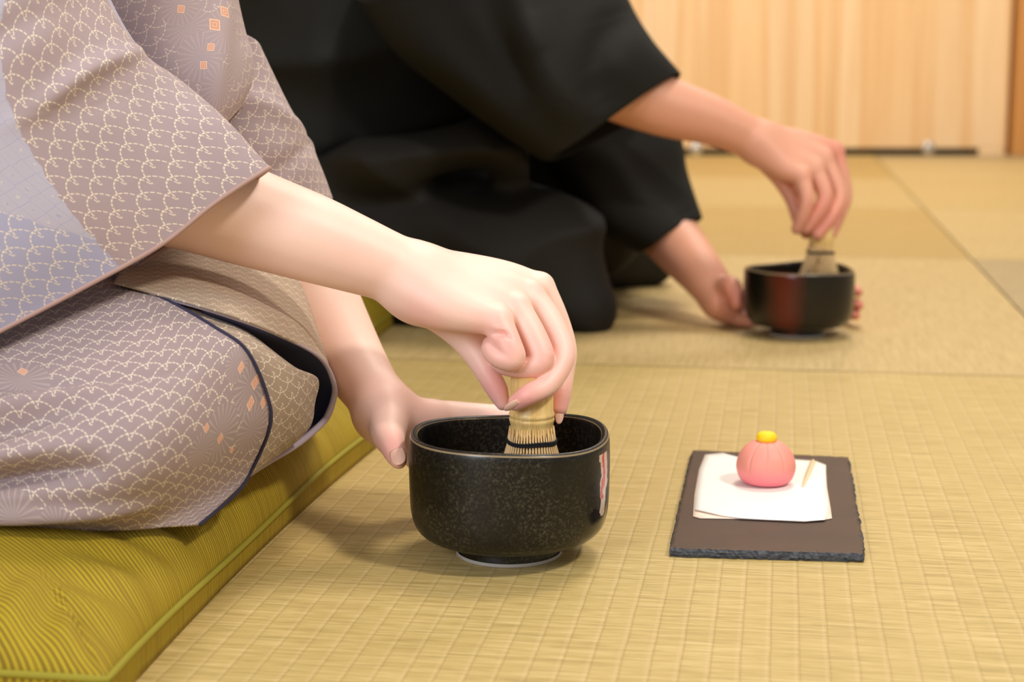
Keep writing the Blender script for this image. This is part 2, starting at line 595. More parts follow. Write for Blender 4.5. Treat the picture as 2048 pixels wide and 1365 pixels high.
def build_floor():
    V, Fc, mi = [], [], []
    us = [0.285 + 0.88 * k for k in range(-5, 5)]
    vs = [-1.1, -0.25, 0.73, 1.64, 2.62, 3.50, 4.4, 5.3, 6.2]
    g = 0.0012
    def quad(u0, u1, v0, v1, z, m):
        b = len(V)
        V.extend([RM(u0, v0, z), RM(u1, v0, z), RM(u1, v1, z), RM(u0, v1, z)])
        Fc.append((b, b + 1, b + 2, b + 3)); mi.append(m)
    quad(us[0], us[-1], vs[0], vs[-1], -0.004, 5)
    for i in range(len(us) - 1):
        for j in range(len(vs) - 1):
            left = us[i] < 0.28
            k = (i + j) % 2
            if left: m = {2: 0, 3: 1, 4: 2, 5: 4, 6: 2}.get(j, 0)
            else: m = {3: 3, 4: 1, 5: 4, 6: 1}.get(j, 3)
            quad(us[i] + g, us[i + 1] - g, vs[j] + g, vs[j + 1] - g, 0.0, m)
    o = link_mesh('floor', V, Fc, None, None, False, None, [T_GOLD, T_TAN, T_DEEP, T_GREY, T_LITE, EDGE])
    o.data.polygons.foreach_set('material_index', mi)
    tag(o, kind='structure')
build_floor()

# ------------------------------------------------------------------ back of the room
def wood_mat(name, stops, sc=5.0, rough=0.4):
    m = Mat(name)
    v = m.coord('Object', scale=(1, 1, 0.03))
    n = m.noise(v, sc, 2, 0.5)
    n2 = m.noise(v, sc * 9, 3, 0.6)
    m.set(Base_Color=m.ramp(n * 0.8 + n2 * 0.2, stops), Roughness=rough)
    return m.m
WOOD = wood_mat('pale_wood', [(0.34, hx(226, 176, 118)), (0.45, hx(244, 208, 158)), (0.52, hx(232, 188, 134)), (0.58, hx(246, 216, 172)), (0.68, hx(232, 190, 140))])
POST = wood_mat('orange_wood', [(0.3, hx(196, 136, 72)), (0.7, hx(214, 156, 90))])
WALLM = plain('wall_plaster', hx(214, 188, 146), 0.9)
GAP_SHADE = plain('gap_shade', hx(26, 24, 22), 0.6)
METAL = plain('caster_metal', hx(210, 205, 196), 0.25, Metallic=0.7)

def box(x0, x1, y0, y1, z0, z1, bev=0.0):
    V = [(x, y, z) for z in (z0, z1) for x, y in ((x0, y0), (x1, y0), (x1, y1), (x0, y1))]
    Fc = [(3, 2, 1, 0), (4, 5, 6, 7), (0, 1, 5, 4), (1, 2, 6, 5), (2, 3, 7, 6), (3, 0, 4, 7)]
    return V, Fc
def bevel(o, w, seg=2):
    md = o.modifiers.new('bevel', 'BEVEL'); md.width = w; md.segments = seg; md.limit_method = 'ANGLE'
    return o

YB = G(1650, 311)[1]
xr = P(2021, 290, 5.3)[0]
prt = empty('rolling_partition', (0, YB, 0), 'pale wooden rolling partition standing on small casters at the back of the room', 'partition')
def part(o, p):
    adopt(o, p); return o
pw = 0.56
x1 = xr
k = 0
while x1 > -1.4:
    x0 = x1 - pw
    o = link_mesh('panel', *box(x0 + 0.0005, x1 - 0.0005, YB, YB + 0.035, 0.023, 1.75), WOOD, None, False)
    bevel(o, 0.001); part(o, prt); x1 = x0; k += 1
o = link_mesh('gap_shade_strip', *box(-1.4, xr - 0.10, YB + 0.02, YB + 0.05, 0.0005, 0.022), GAP_SHADE, None, False); part(o, prt)  # dark strip added as the shade in the gap under the panels
o = link_mesh('base_foot', *box(xr - 0.085, xr - 0.002, YB + 0.001, YB + 0.034, 0.0005, 0.0225), WOOD, None, False); part(o, prt)
for px in (1395, 1863):
    c = P(px, 300, 5.3)
    prof = [(0.0001, -0.009), (0.016, -0.009), (0.02, -0.006), (0.02, 0.006), (0.016, 0.009), (0.0001, 0.009)]
    V, Fc = lathe(prof, 28, cap=False)
    V = [(c[0] + a, YB + 0.02 + z - 0.025, 0.0232 + b * 1.15) for a, b, z in V]
    o = link_mesh('caster', V, Fc, METAL, None); part(o, prt)
o = link_mesh('trim_1', *box(xr + 0.012, xr + 0.14, YB - 0.03, YB + 0.10, 0, 2.4), POST, None, False); bevel(o, 0.004); tag(o, kind='structure')
o = link_mesh('wall_back', *box(-3.2, 3.4, YB + 0.12, YB + 0.2, 0, 2.4), WALLM, None, False); tag(o, kind='structure')
o = link_mesh('wall_left', *box(-3.4, -3.2, -1.0, YB + 0.2, 0, 2.4), WALLM, None, False); tag(o, kind='structure')

# ------------------------------------------------------------------ tea bowls
def glaze(name, base, speck, patches=True, red=False):
    m = Mat(name)
    v = m.coord('Object')
    x, y, z = m.xyz(v)
    n = m.noise(v, 900, 2, 0.6)
    n2 = m.noise(v, 520, 5, 0.8)
    big = m.noise(v, 26, 3, 0.5)
    spk = ((n2 - 0.50) * 7.0).clamp() * ((big - 0.36) * 4.5).clamp()
    col = m.mix(spk * 0.55, base, speck)
    if patches:
        # poured patch of pale and red glaze on the side turned to the right
        ang = m.math('ARCTAN2', y, x)
        nn = m.noise(v, 95, 3, 0.6)
        a0 = (ang + 0.40 + (nn - 0.5) * 0.22)
        inz = z.gt(0.026 ) * z.lt(0.068)
        wdt = (z - 0.012) * 2.6
        pm = (a0.abs()).lt(wdt.min(0.115)) * ((z + (nn - 0.5) * 0.016).gt(0.031)) * inz
        rd = ((a0 + 0.03).abs()).lt(0.04) * pm * ((z + (nn - 0.5) * 0.01).gt(0.041))
        blot = ((ang + 0.50 + (nn - 0.5) * 0.2).abs()).lt(0.27) * ((z - 0.0235 + (nn - 0.5) * 0.01).abs()).lt(0.012)
        col = m.mix(blot, col, hx(8, 9, 10))
        col = m.mix(pm, col, hx(200, 184, 176))
        col = m.mix(rd, col, hx(196, 48, 44))
        rgh = 0.42 - blot * 0.34 - pm * 0.2
    elif red:  # soft red reflection painted into the glaze colour
        ang = m.math('ARCTAN2', y, x)
        nn = m.noise(v, 40, 3, 0.6)
        rd = (0.42 - (ang + 2.40).abs() + (nn - 0.5) * 0.2)
        col = m.mix((rd * 2.6).clamp() * 0.6, col, hx(112, 36, 20))
        rgh = 0.22
    m.set(Base_Color=col, Roughness=rgh, Coat_Weight=0.12, Coat_Roughness=0.12, Specular_IOR_Level=0.35)
    m.bump(n2 * 0.7 + n * 0.4, 0.22, 0.0005)
    return m.m
FOOT = plain('bare_clay', hx(178, 172, 164), 0.8)
RIM = plain('worn_rim', hx(140, 122, 92), 0.3)

def make_bowl(loc, mat, label, rot=0.0, sc=1.0):
    root = empty('tea_bowl', loc, label, 'bowl')
    root.rotation_euler = (0, 0, rot)
    R0 = 0.0606
    def shp(t, r, z, ex=2.14):
        c, s_ = math.cos(t), math.sin(t)
        k = (abs(c) ** ex + abs(s_) ** ex) ** (-1 / ex)
        wgt = min(1, max(0, (z - 0.006) / 0.03))
        k = 1 + (k / 1.018 - 1) * wgt
        wob = 1 + wgt * (0.008 * math.sin(3 * t + 0.6) + 0.006 * math.sin(2 * t + 1.0))
        zz = z + (0.0012 * math.sin(2 * t + 0.5) + 0.0009 * math.sin(3 * t)) * max(0, (z - 0.03) / 0.04) + 0.0033 * max(0, (z - 0.012) / 0.06)
        return (r * c * k * wob * sc * 1.012, r * s_ * k * wob * sc * 1.03, zz * sc)
    out = [(0.0, 0.0016), (0.0265, 0.0016), (0.0275, 0.0004), (0.0294, 0.0004), (0.0304, 0.0022), (0.0300, 0.0075), (0.0325, 0.0092),
           (0.0435, 0.0110), (0.0515, 0.0140), (0.0565, 0.0190), (0.0590, 0.0262), (0.0600, 0.034), (0.0604, 0.044), (0.0606, 0.056),
           (0.0604, 0.066), (0.0600, 0.0695), (0.0590, 0.0715), (0.0572, 0.0720), (0.0556, 0.0708), (0.0550, 0.0685),
           (0.0549, 0.056), (0.0545, 0.040), (0.0520, 0.026), (0.0455, 0.0165), (0.032, 0.0118), (0.015, 0.0105), (0.0, 0.0103)]
    # refine with Catmull-Rom
    a = np.array(out)
    t = np.linspace(0, len(a) - 1, (len(a) - 1) * 4 + 1)
    pr = cr(a, t); pr[:, 0] = np.maximum(pr[:, 0], 0.00002)
    V, Fc = lathe([tuple(q) for q in pr], 144, shp, cap=False)
    o = link_mesh('bowl_body', V, Fc, mat, root, True, None, [mat, RIM])
    mi = []
    for i in range(len(pr) - 1):
        z = pr[i][1]; r = pr[i][0]
        e = 1 if 61 <= i <= 62 or i == 72 else 0
        mi += [e] * 144
    o.data.polygons.foreach_set('material_index', mi)
    fr = [(0.0262, 0.0018), (0.0270, 0.0), (0.0312, 0.0), (0.0322, 0.0010), (0.0314, 0.0024)]
    V, Fc = lathe([(r, z) for r, z in fr], 96, lambda t, r, z: (r * math.cos(t) * sc, r * math.sin(t) * sc, z * sc), cap=False)
    link_mesh('foot_ring', V, Fc, FOOT, root)
    return root
B1 = G(1018, 1107)
B2 = G(1596, 669)
bowl1 = make_bowl(B1, glaze('glaze_black_speckled', hx(8, 8, 6), hx(96, 90, 74)), 'black speckled tea bowl on the mat in front, with a red and pale glaze patch')
bowl2 = make_bowl(B2, glaze('glaze_black_brown', hx(17, 14, 10), hx(52, 44, 30), False, True), 'dark glossy tea bowl with reddish brown side, held in the black-robed person\'s hands', rot=0.4, sc=0.972)

# tea inside the bowls
TEA = plain('green_tea', hx(30, 34, 16), 0.12)
for bl, b in (('dark tea in the speckled bowl in front', B1), ('dark tea in the far brown-black bowl', B2)):
    V, Fc = lathe([(0.00002, 0.0), (0.0478, 0.0)], 64, cap=False)
    V = [(x + b[0], y + b[1], z + b[2] + 0.0215) for x, y, z in V]
    o = link_mesh('tea', V, Fc, TEA); tag(o, bl, 'tea')

# ------------------------------------------------------------------ whisks
BAM = Mat('bamboo')
_v = BAM.coord('Object', scale=(1, 1, 0.06)); _n = BAM.noise(_v, 420, 4, 0.6); _n2 = BAM.noise(BAM.coord('Object'), 60, 3)
BAM.set(Base_Color=BAM.mix((_n2 - 0.3).clamp(), BAM.ramp(_n, [(0.35, hx(216, 172, 96)), (0.6, hx(240, 204, 130))]), hx(246, 214, 146)), Roughness=0.38)
BAM = BAM.m
TINE = plain('bamboo_tines', hx(236, 200, 142), 0.5)
TINE_IN = plain('bamboo_inner', hx(190, 128, 70), 0.6)
THREAD = plain('black_thread', hx(18, 18, 22), 0.8)
def make_whisk(loc, tilt, label, handle_top=0.116):
    root = empty('tea_whisk', loc, label, 'whisk')
    root.rotation_euler = tilt
    pr = [(0.0002, handle_top), (0.0100, handle_top), (0.0121, handle_top - 0.0006), (0.0128, handle_top - 0.003), (0.0129, 0.100), (0.0131, 0.0802), (0.0137, 0.0790), (0.01395, 0.0780), (0.0138, 0.0770),
          (0.0133, 0.0764), (0.0137, 0.0755), (0.01385, 0.0747), (0.0136, 0.0736), (0.0130, 0.0718), (0.0128, 0.0695), (0.0131, 0.0667), (0.0140, 0.0640), (0.0120, 0.0638), (0.0002, 0.0638)]
    V, Fc = lathe(pr, 64, cap=False)
    link_mesh('handle', V, Fc, BAM, root)
    # slits fanning up from the thread are thin brown wedges set between the tines
    prt_ = []
    n = 50
    for k in range(n):
        t = 2 * math.pi * (k + 0.5) / n
        c, s_ = math.cos(t), math.sin(t)
        jit = 0.0009 * math.sin(k * 7.3)
        top = 0.0685 + 0.002 * math.sin(k * 3.1)
        zs = [top, 0.0625, 0.0585, 0.048, 0.034, 0.020, 0.011, 0.0075, 0.009]
        rs = [0.01345, 0.01425, 0.0146, 0.0176, 0.0215, 0.0236, 0.0228, 0.0200, 0.0180]
        pts = [(r_ * c, r_ * s_, z_) for r_, z_ in zip([r_ + (jit if i > 3 else 0) for i, r_ in enumerate(rs)], zs)]
        ra = [0.0003, 0.00066, 0.0007, 0.0007, 0.0006, 0.0004, 0.0003, 0.00022, 0.00015]
        prt_.append(tube(pts, ra, 5))
    o = link_mesh('tines', *merge(prt_), TINE, root); o['kind'] = 'stuff'
    prt_ = []
    for k in range(40):
        t = 2 * math.pi * (k + 0.5) / 40
        c, s_ = math.cos(t), math.sin(t)
        zs = [0.0640, 0.058, 0.048, 0.034, 0.022, 0.012]; rs = [0.0122, 0.0122, 0.0105, 0.0085, 0.0070, 0.0062]
        prt_.append(tube([(r_ * c, r_ * s_, z_) for r_, z_ in zip(rs, zs)], 0.0006, 5))
    o = link_mesh('inner_tines', *merge(prt_), TINE_IN, root); o['kind'] = 'stuff'
    prt_ = []
    m_ = 220
    for dz, ph in ((0.0008, 0.0), (-0.0008, math.pi)):
        pts = []
        for k in range(m_):
            t = 2 * math.pi * k / m_
            rr = 0.0149 + 0.00025 * math.cos(50 * t + ph)
            pts.append((rr * math.cos(t), rr * math.sin(t), 0.0615 + dz * 0.8 + 0.00025 * math.sin(50 * t + ph) + 0.0005 * math.sin(3 * t)))
        prt_.append(tube(pts, 0.00072, 6, True))
    link_mesh('thread_binding', *merge(prt_), THREAD, root)
    # fine slits above the thread
    prt_ = []
    for k in range(n):
        t = 2 * math.pi * k / n
        L = 0.0022 + 0.0028 * abs(math.sin(k * 5.7)) + (0.003 if k % 7 == 0 else 0)
        pts = []
        for q in range(4):
            z = 0.0632 + L * q / 3
            r_ = np.interp(z, [0.0638, 0.0667, 0.0695, 0.0718], [0.0140, 0.0131, 0.0128, 0.0130]) + 0.00003
            pts.append((r_ * math.cos(t), r_ * math.sin(t), z))
        prt_.append(tube(pts, [0.0003, 0.00026, 0.0002, 0.00008], 4))
    o = link_mesh('slits', *merge(prt_), plain('slit_brown', hx(120, 76, 38), 0.9), root); o['kind'] = 'stuff'
    return root
WK = P(1062, 880, 1.035)
make_whisk((WK[0], WK[1], WK[2] - 0.0615), (0.02, 0.0, 0.3), 'bamboo tea whisk with black thread, standing in the speckled bowl in front')
W2 = P(1638, 504, 1.875)
make_whisk((W2[0], W2[1], W2[2] - 0.0615), (0.0, 0.03, 0.3), 'bamboo tea whisk held over the far dark bowl', handle_top=0.1)

# ------------------------------------------------------------------ slate, paper, sweet, pick
def slate():
    tz = 0.0055
    c = [G(1340, 1097, tz), G(1730, 1108, tz), G(1697, 914, tz), G(1384, 900, tz)]
    root = empty('slate_board', (0, 0, 0), 'dark slate serving board with chipped edges on the mat, right of the front bowl', 'serving board')
    pts = []
    r = random.Random(4)
    N = 70
    for i in range(4):
        a, b = c[i], c[(i + 1) % 4]
        for k in range(N):
            t = k / N
            e = min(t, 1 - t) * N
            p = a + (b - a) * t
            nrm = np.cross(b - a, (0, 0, 1)); nrm /= np.linalg.norm(nrm)
            amp = 0.0011 if i in (0, 1) else 0.0007
            inset = max(0, 3 - e) * 0.00025
            p = p + nrm * ((r.random() - 0.6) * amp - inset) 
            pts.append((p, nrm))
    n = len(pts)
    cen = sum(p for p, _ in pts) / n
    V, Fc, mi = [], [], []
    V.append((cen[0], cen[1], tz))
    def ring(off, z, jit):
        for p, q in pts:
            V.append((p[0] + q[0] * (off + (r.random() - .5) * jit), p[1] + q[1] * (off + (r.random() - .5) * jit), z + (r.random() - .5) * jit * 0.3))
    for p, q in pts:
        e_ = cen + (p - cen) * 0.97; V.append((e_[0], e_[1], tz))
    ring(-0.0004, tz - 0.0002, 0.0008); ring(0.0006, tz * 0.66, 0.0012); ring(0.0010, tz * 0.33, 0.0012); ring(0.0004, 0.0002, 0.0006)
    for k in range(n): Fc.append((0, 1 + k, 1 + (k + 1) % n)); mi.append(0)
    for j in range(4):
        for k in range(n):
            a = 1 + j * n + k; b = 1 + j * n + (k + 1) % n
            Fc.append((a, a + n, b + n, b)); mi.append(0 if j == 0 else 1)
    m = Mat('slate_top')
    v = m.coord('Object')
    n1 = m.noise(v, 22, 4, 0.6); n2 = m.noise(v, 260, 4, 0.65)
    m.set(Base_Color=m.mix(n1, hx(92, 66, 50), hx(52, 43, 39)), Roughness=0.5, Specular_IOR_Level=0.3)  # warm ceiling reflection put into the brown of the top
    m.bump(n2, 0.25, 0.0005)
    e = Mat('slate_edge')
    v = e.coord('Object', scale=(1, 1, 4))
    n1 = e.noise(v, 210, 4, 0.7)
    e.set(Base_Color=e.ramp(n1, [(0.35, hx(30, 34, 42)), (0.65, hx(86, 90, 98))]), Roughness=0.6)
    e.bump(n1, 0.7, 0.0012)
    o = link_mesh('slate_slab', V, Fc, None, root, False, None, [m.m, e.m])
    o.data.polygons.foreach_set('material_index', mi)
slate()

PAPER = plain('white_paper', hx(246, 243, 236), 0.75)
PAPER2 = plain('paper_blush', hx(250, 226, 208), 0.75)
def sheet(poly, z, mat, par, name, curl=()):
    """polygon of pixels on the height z, filled as a fan grid with rounded edge"""
    c = np.array([G(x, y, z) for x, y in poly])
    t = np.linspace(0, len(c), len(c) * 8, endpoint=False)
    i = np.floor(t).astype(int); f = (t - i)[:, None]
    ring = c[i % len(c)] * (1 - f) + c[(i + 1) % len(c)] * f
    cen = ring.mean(0)
    V = [cen]; n = len(ring)
    R = (0.35, 0.7, 0.9, 1.0)
    for s_ in R:
        for p in ring:
            q = cen + (p - cen) * s_
            for (cx_, cy_, hh, rr) in curl:
                cc = G(cx_, cy_, z)
                q = q + np.array((0, 0, hh * math.exp(-((q - cc) ** 2).sum() / rr ** 2)))
            V.append(q)
    Fc = [(0, 1 + k, 1 + (k + 1) % n) for k in range(n)]
    for j in range(len(R) - 1):
        for k in range(n):
            a = 1 + j * n + k; b = 1 + j * n + (k + 1) % n
            Fc.append((a, a + n, b + n, b))
    o = link_mesh(name, V, Fc, mat, None)
    md = o.modifiers.new('paper_thickness', 'SOLIDIFY'); md.thickness = 0.0003; md.offset = 1
    adopt(o, par)
    return o
pr_ = empty('paper_napkin', (0, 0, 0), 'folded white paper napkin lying on the slate board under the sweet', 'paper')
outer = [(1386, 1033), (1389, 990), (1398, 940), (1410, 910), (1445, 906), (1474, 915), (1560, 917), (1630, 922), (1651, 930), (1654, 975), (1661, 1015), (1664, 1037), (1648, 1040), (1610, 1044), (1540, 1041), (1480, 1038), (1400, 1037)]
sheet(outer, 0.0061, PAPER2, pr_, 'lower_sheet')
inner = [(1390, 1021), (1393, 985), (1400, 940), (1412, 910), (1446, 907), (1474, 914), (1560, 917), (1630, 923), (1652, 931), (1652, 975), (1657, 1010), (1655, 1030), (1650, 1040), (1610, 1043), (1540, 1040), (1480, 1037), (1440, 1032)]
sheet(inner, 0.0068, PAPER, pr_, 'upper_sheet', curl=((1386, 1033, 0.0008, 0.02),))

def sweet():
    c = G(1531, 966, 0.0073)
    root = empty('sweet', c, 'round pink bean-paste sweet with petal grooves, sitting on the white paper', 'sweet')
    pr = [(0.0002, 0.0), (0.010, 0.0), (0.0150, 0.0008), (0.0180, 0.0035), (0.0198, 0.0080), (0.0204, 0.0120), (0.0196, 0.0172), (0.0173, 0.0222), (0.0138, 0.0263), (0.0095, 0.0290), (0.0050, 0.0299), (0.0002, 0.0298)]
    a = np.array(pr); t = np.linspace(0, len(a) - 1, 60); q = cr(a, t); q[:, 0] = np.maximum(q[:, 0], 0.0001)
    grooves = [math.radians(x) for x in (-97, -133, -60, -20, 25, 70, 115, 165)]
    def shp(t, r, z):
        g = 0
        for ga in grooves:
            dd = (t - ga + math.pi) % (2 * math.pi) - math.pi
            g += math.exp(-(dd * max(r, 0.004) / 0.0007) ** 2)
        dep = 0.0008 * g * min(1, max(0, (z - 0.006) / 0.012))
        k = 1 - dep / 0.02
        return (r * math.cos(t) * k, r * math.sin(t) * k, z - dep * 0.4 * (1 if z > 0.02 else 0))
    V, Fc = lathe([tuple(x) for x in q], 200, shp, cap=False)
    m = Mat('pink_bean_paste')
    v = m.coord('Object'); x, y, z = m.xyz(v)
    n = m.noise(v, 500, 3)
    m.set(Base_Color=m.mix(((z - 0.002) / 0.014).clamp(), hx(244, 132, 146), hx(244, 158, 142)), Roughness=0.55, Subsurface_Weight=0.2, Subsurface_Scale=0.004)
    m.bump(n, 0.1, 0.0004)
    link_mesh('pink_ball', V, Fc, m.m, root)
    pr = [(0.0001, 0.0), (0.0042, 0.0004), (0.0066, 0.002), (0.0072, 0.0042), (0.0062, 0.0066), (0.0040, 0.0079), (0.0001, 0.0083)]
    a = np.array(pr); t = np.linspace(0, len(a) - 1, 30); q = cr(a, t); q[:, 0] = np.maximum(q[:, 0], 0.0001)
    V, Fc = lathe([(r_, z_ + 0.0280) for r_, z_ in q], 48, cap=False)
    yel = Mat('yellow_bean_paste'); nn = yel.noise(yel.coord('Object'), 900, 3)
    yel.set(Base_Color=(*hx(252, 214, 20), 1), Roughness=0.6); yel.bump(nn, 0.4, 0.0005)
    link_mesh('yellow_centre', V, Fc, yel.m, root)
sweet()
pk = [G(1606, 972, 0.0078), G(1616, 948, 0.0078), G(1626, 924, 0.0078)]
V, Fc = tube([pk[0], pk[1], pk[2]], [0.0009, 0.0018, 0.0021], 4)
o = link_mesh('wooden_pick', V, Fc, plain('pale_pick', hx(240, 216, 176), 0.6), None, False)
tag(o, 'pale wooden sweet pick lying on the white paper beside the pink sweet', 'pick')

# ------------------------------------------------------------------ floor cushions
def cushion_mat(name, c1, c2):
    m = Mat(name)
    t = m.node('ShaderNodeTexCoord')
    x, y, _ = m.xyz(t.outputs['UV'])
    nv = m.noise(m.coord('Object'), 9, 3)
    nv2 = m.noise(m.coord('Object'), 70, 2)
    ph = y + (nv - 0.5) * 0.006 + (nv2 - 0.5) * 0.0005
    comb = m.node('ShaderNodeCombineXYZ')
    m.put(comb.inputs[0], x * 6.0); m.put(comb.inputs[1], ph * 620.0)
    n = m.node('ShaderNodeTexNoise'); m.link(comb.outputs[0], n.inputs['Vector'])
    n.inputs['Scale'].default_value = 1.0; n.inputs['Detail'].default_value = 4; n.inputs['Roughness'].default_value = 0.75
    ln = E(m, n.outputs[0])
    st = (ph * (2 * math.pi / 0.0023)).sin() * 0.5 + 0.5
    f = ln * 0.7 + st * 0.3
    col = m.ramp(f, [(0.36, tuple(a * 0.72 for a in c1)), (0.5, c1), (0.66, c2)])
    m.set(Base_Color=col, Roughness=0.8)
    m.bump(f, 0.6, 0.0008)
    return m.m
CUSH = cushion_mat('olive_ribbed_cloth', hx(146, 120, 8), hx(184, 160, 22))
PIPE = plain('olive_piping', hx(150, 140, 36), 0.8)
def make_cushion(u0, u1, v0, v1, label, hgt=0.058, seed=0, bend=0.012):
    cu, cv = (u0 + u1) / 2, (v0 + v1) / 2
    root = empty('floor_cushion', RM(cu, cv), label, 'cushion')
    root.rotation_euler = (0, 0, -YAW)
    a, b = (u1 - u0) / 2, (v1 - v0) / 2
    N = 150
    def dims(s, t):          # s,t in -1..1 -> plan position, pinched between corners
        x = a * s * (1 - 0.035 * (1 - t * t) * abs(s) ** 3) ; y = b * t * (1 - 0.035 * (1 - s * s) * abs(t) ** 3)
        return x, y
    r = np.random.default_rng(seed)
    ph = r.random(8) * 6.28
    def top(s, t):
        e = (1 - s ** 10) * (1 - t ** 10)
        e = max(e, 0) ** 0.5 * (0.62 + 0.38 * ((1 - s * s) * (1 - t * t)) ** 0.35)
        return e
    for nm, sg in (('cover', 1),):
        V, Fc, UV = [], [], []
        for side in (1, -1):
            o0 = len(V)
            for i in range(N + 1):
                for j in range(N + 1):
                    s = math.sin(math.pi / 2 * (2 * i / N - 1)); t = math.sin(math.pi / 2 * (2 * j / N - 1))
                    x, y = dims(s, t)
                    e = top(s, t)
                    edge = 1 - min(1, (1 - max(abs(s), abs(t))) * 5)
                    pk_ = 0.0022 * edge * (1 - edge) * 4 * math.sin(60 * (s if abs(t) > abs(s) else t) + ph[0]) 
                    wr = 0.0022 * math.sin(9 * s + 4 * t + ph[1]) * e + 0.0012 * math.sin(17 * t + 7 * s + ph[2]) * e
                    zm = 0.016
                    if side == 1: z = zm + (hgt - zm) * e + pk_ + wr
                    else: z = zm - (zm - 0.0004) * min(1, e * 12)
                    V.append((x, y, max(z, 0.0004))); UV.append((y * 0.92 + x * 0.4 , x * 0.4 - y * 0.92) if False else (x * 0.8 - y * 0.6 * 1.0, y * 0.8 + x * 0.6))
            for i in range(N):
                for j in range(N):
                    q = (o0 + i * (N + 1) + j, o0 + (i + 1) * (N + 1) + j, o0 + (i + 1) * (N + 1) + j + 1, o0 + i * (N + 1) + j + 1)
                    Fc.append(q if side == 1 else q[::-1])
        link_mesh('cushion_cover', V, Fc, CUSH, root, True, UV)
    pts = []
    M = 80
    for s0, t0, s1, t1 in ((-1, -1, 1, -1), (1, -1, 1, 1), (1, 1, -1, 1), (-1, 1, -1, -1)):
        for k in range(M):
            s = s0 + (s1 - s0) * k / M; t = t0 + (t1 - t0) * k / M
            x, y = dims(s, t); pts.append((x * 1.004, y * 1.004, 0.0165 + 0.0016 * math.sin(5 * (s + t) + 1)))
    link_mesh('piping', *tube(pts, 0.0018, 8, True), PIPE, root)
    return root
make_cushion(-0.88, -0.298, 0.700, 1.352, 'olive green ribbed floor cushion under the person in the mauve kimono', 0.062, 1)
make_cushion(-1.00, -0.42, 1.66, 2.25, 'olive green floor cushion under the black-robed person', 0.062, 3)

# ------------------------------------------------------------------ PERSON in mauve kimono
woman = empty('person', RM(-0.6, 1.05, 0.05), 'person in a mauve wave-patterned kimono kneeling on the olive cushion, whisking tea', 'person')
D0 = 1.035
A = Body(D0)
# right forearm
A.chain([(120, 300, -45, 150), (230, 340, -38, 132), (370, 388, -30, 112), (496, 434, -22, 99), (615, 474, -17, 89), (700, 505, -12, 79), (775, 533, -7, 70), (830, 553, -3, 66)], 0.010, 0.012)
# palm / back of the hand: one metacarpal each
A.chain([(835, 548, 6, 52), (930, 550, 18, 44), (1010, 560, 25, 38), (1076, 575, 28, 29)], 0.008, 0.012)
A.chain([(835, 560, 0, 56), (930, 572, 4, 48), (1000, 582, 8, 42), (1053, 592, 10, 32)], 0.008, 0.012)
A.chain([(830, 572, -6, 54), (920, 592, -6, 46), (985, 606, -7, 38), (1028, 618, -8, 30)], 0.008, 0.012)
A.chain([(822, 580, -10, 48), (880, 610, -18, 48), (945, 630, -22, 37), (992, 642, -24, 28)], 0.008, 0.012)
A.chain([(850, 600, 6, 44), (905, 630, 12, 40), (960, 655, 14, 34)], 0.008, 0.016)
# thumb (far side of the whisk)
A.chain([(872, 618, 14, 40), (925, 668, 12, 34), (955, 710, 8, 28), (974, 745, 4, 24), (994, 780, 2, 22), (1005, 808, 0, 14)], 0.004, 0.006, 1)
# little finger, curled in
A.chain([(996, 645, -24, 30), (1015, 690, -29, 29), (1024, 716, -30, 27), (1000, 716, -30, 22), (984, 702, -26, 21), (984, 690, -16, 20)], 0.0022, 0.0006, 1)
# ring finger
A.chain([(1034, 620, -9, 30), (1068, 680, -16, 29), (1081, 722, -20, 27), (1045, 737, -20, 20), (1006, 730, -14, 20), (995, 716, -4, 18)], 0.0025, 0.0006, 1)
# middle finger
A.chain([(1060, 592, 10, 30), (1095, 640, 4, 29), (1122, 700, -4, 28), (1116, 738, -12, 25), (1092, 772, -20, 23), (1058, 790, -24, 22), (1032, 806, -22, 17)], 0.0028, 0.0006, 1)
# index finger
A.chain([(1081, 574, 27, 29), (1111, 640, 25, 27), (1128, 700, 22, 26), (1125, 745, 18, 24), (1121, 785, 12, 22), (1119, 818, 8, 16)], 0.0028, 0.0006, 1)
A.cut((976, 668, -33), (1004, 668, -34), 0.0016, 0.0025)
A.cut((1008, 668, -34), (1018, 676, -36), 0.0010, 0.002)

# left arm and hand, round the far side of the bowl
Lh = Body(D0)
Lh.chain([(470, 330, 150, 120), (560, 480, 135, 108), (640, 620, 112, 86), (700, 718, 88, 69), (745, 785, 66, 58), (765, 815, 55, 54)], 0.010, 0.010)
Lh.chain([(765, 812, 58, 52), (815, 832, 62, 44), (862, 838, 72, 38)], 0.008, 0.010)
Lh.chain([(765, 830, 52, 50), (810, 855, 58, 44), (850, 880, 68, 36)], 0.008, 0.010)
Lh.chain([(765, 835, 46, 48), (800, 880, 54, 38), (845, 915, 62, 30)], 0.008, 0.010)
Lh.chain([(860, 838, 74, 38), (905, 836, 84, 34), (960, 836, 88, 29), (1020, 838, 86, 26), (1070, 845, 80, 20)], 0.003, 0.001, 1)
Lh.chain([(855, 882, 70, 33), (930, 886, 82, 29), (1000, 890, 86, 26), (1075, 895, 82, 20)], 0.003, 0.001, 1)
Lh.chain([(850, 920, 64, 30), (930, 932, 82, 27), (1000, 938, 86, 24), (1060, 942, 82, 19)], 0.003, 0.001, 1)
Lh.chain([(845, 950, 60, 26), (920, 972, 80, 23), (980, 980, 84, 20), (1030, 985, 82, 16)], 0.003, 0.001, 1)
Lh.chain([(778, 835, 42, 42), (776, 866, 24, 36), (784, 892, 10, 26), (793, 912, 3, 22), (798, 924, -2, 16)], 0.004, 0.006, 1)

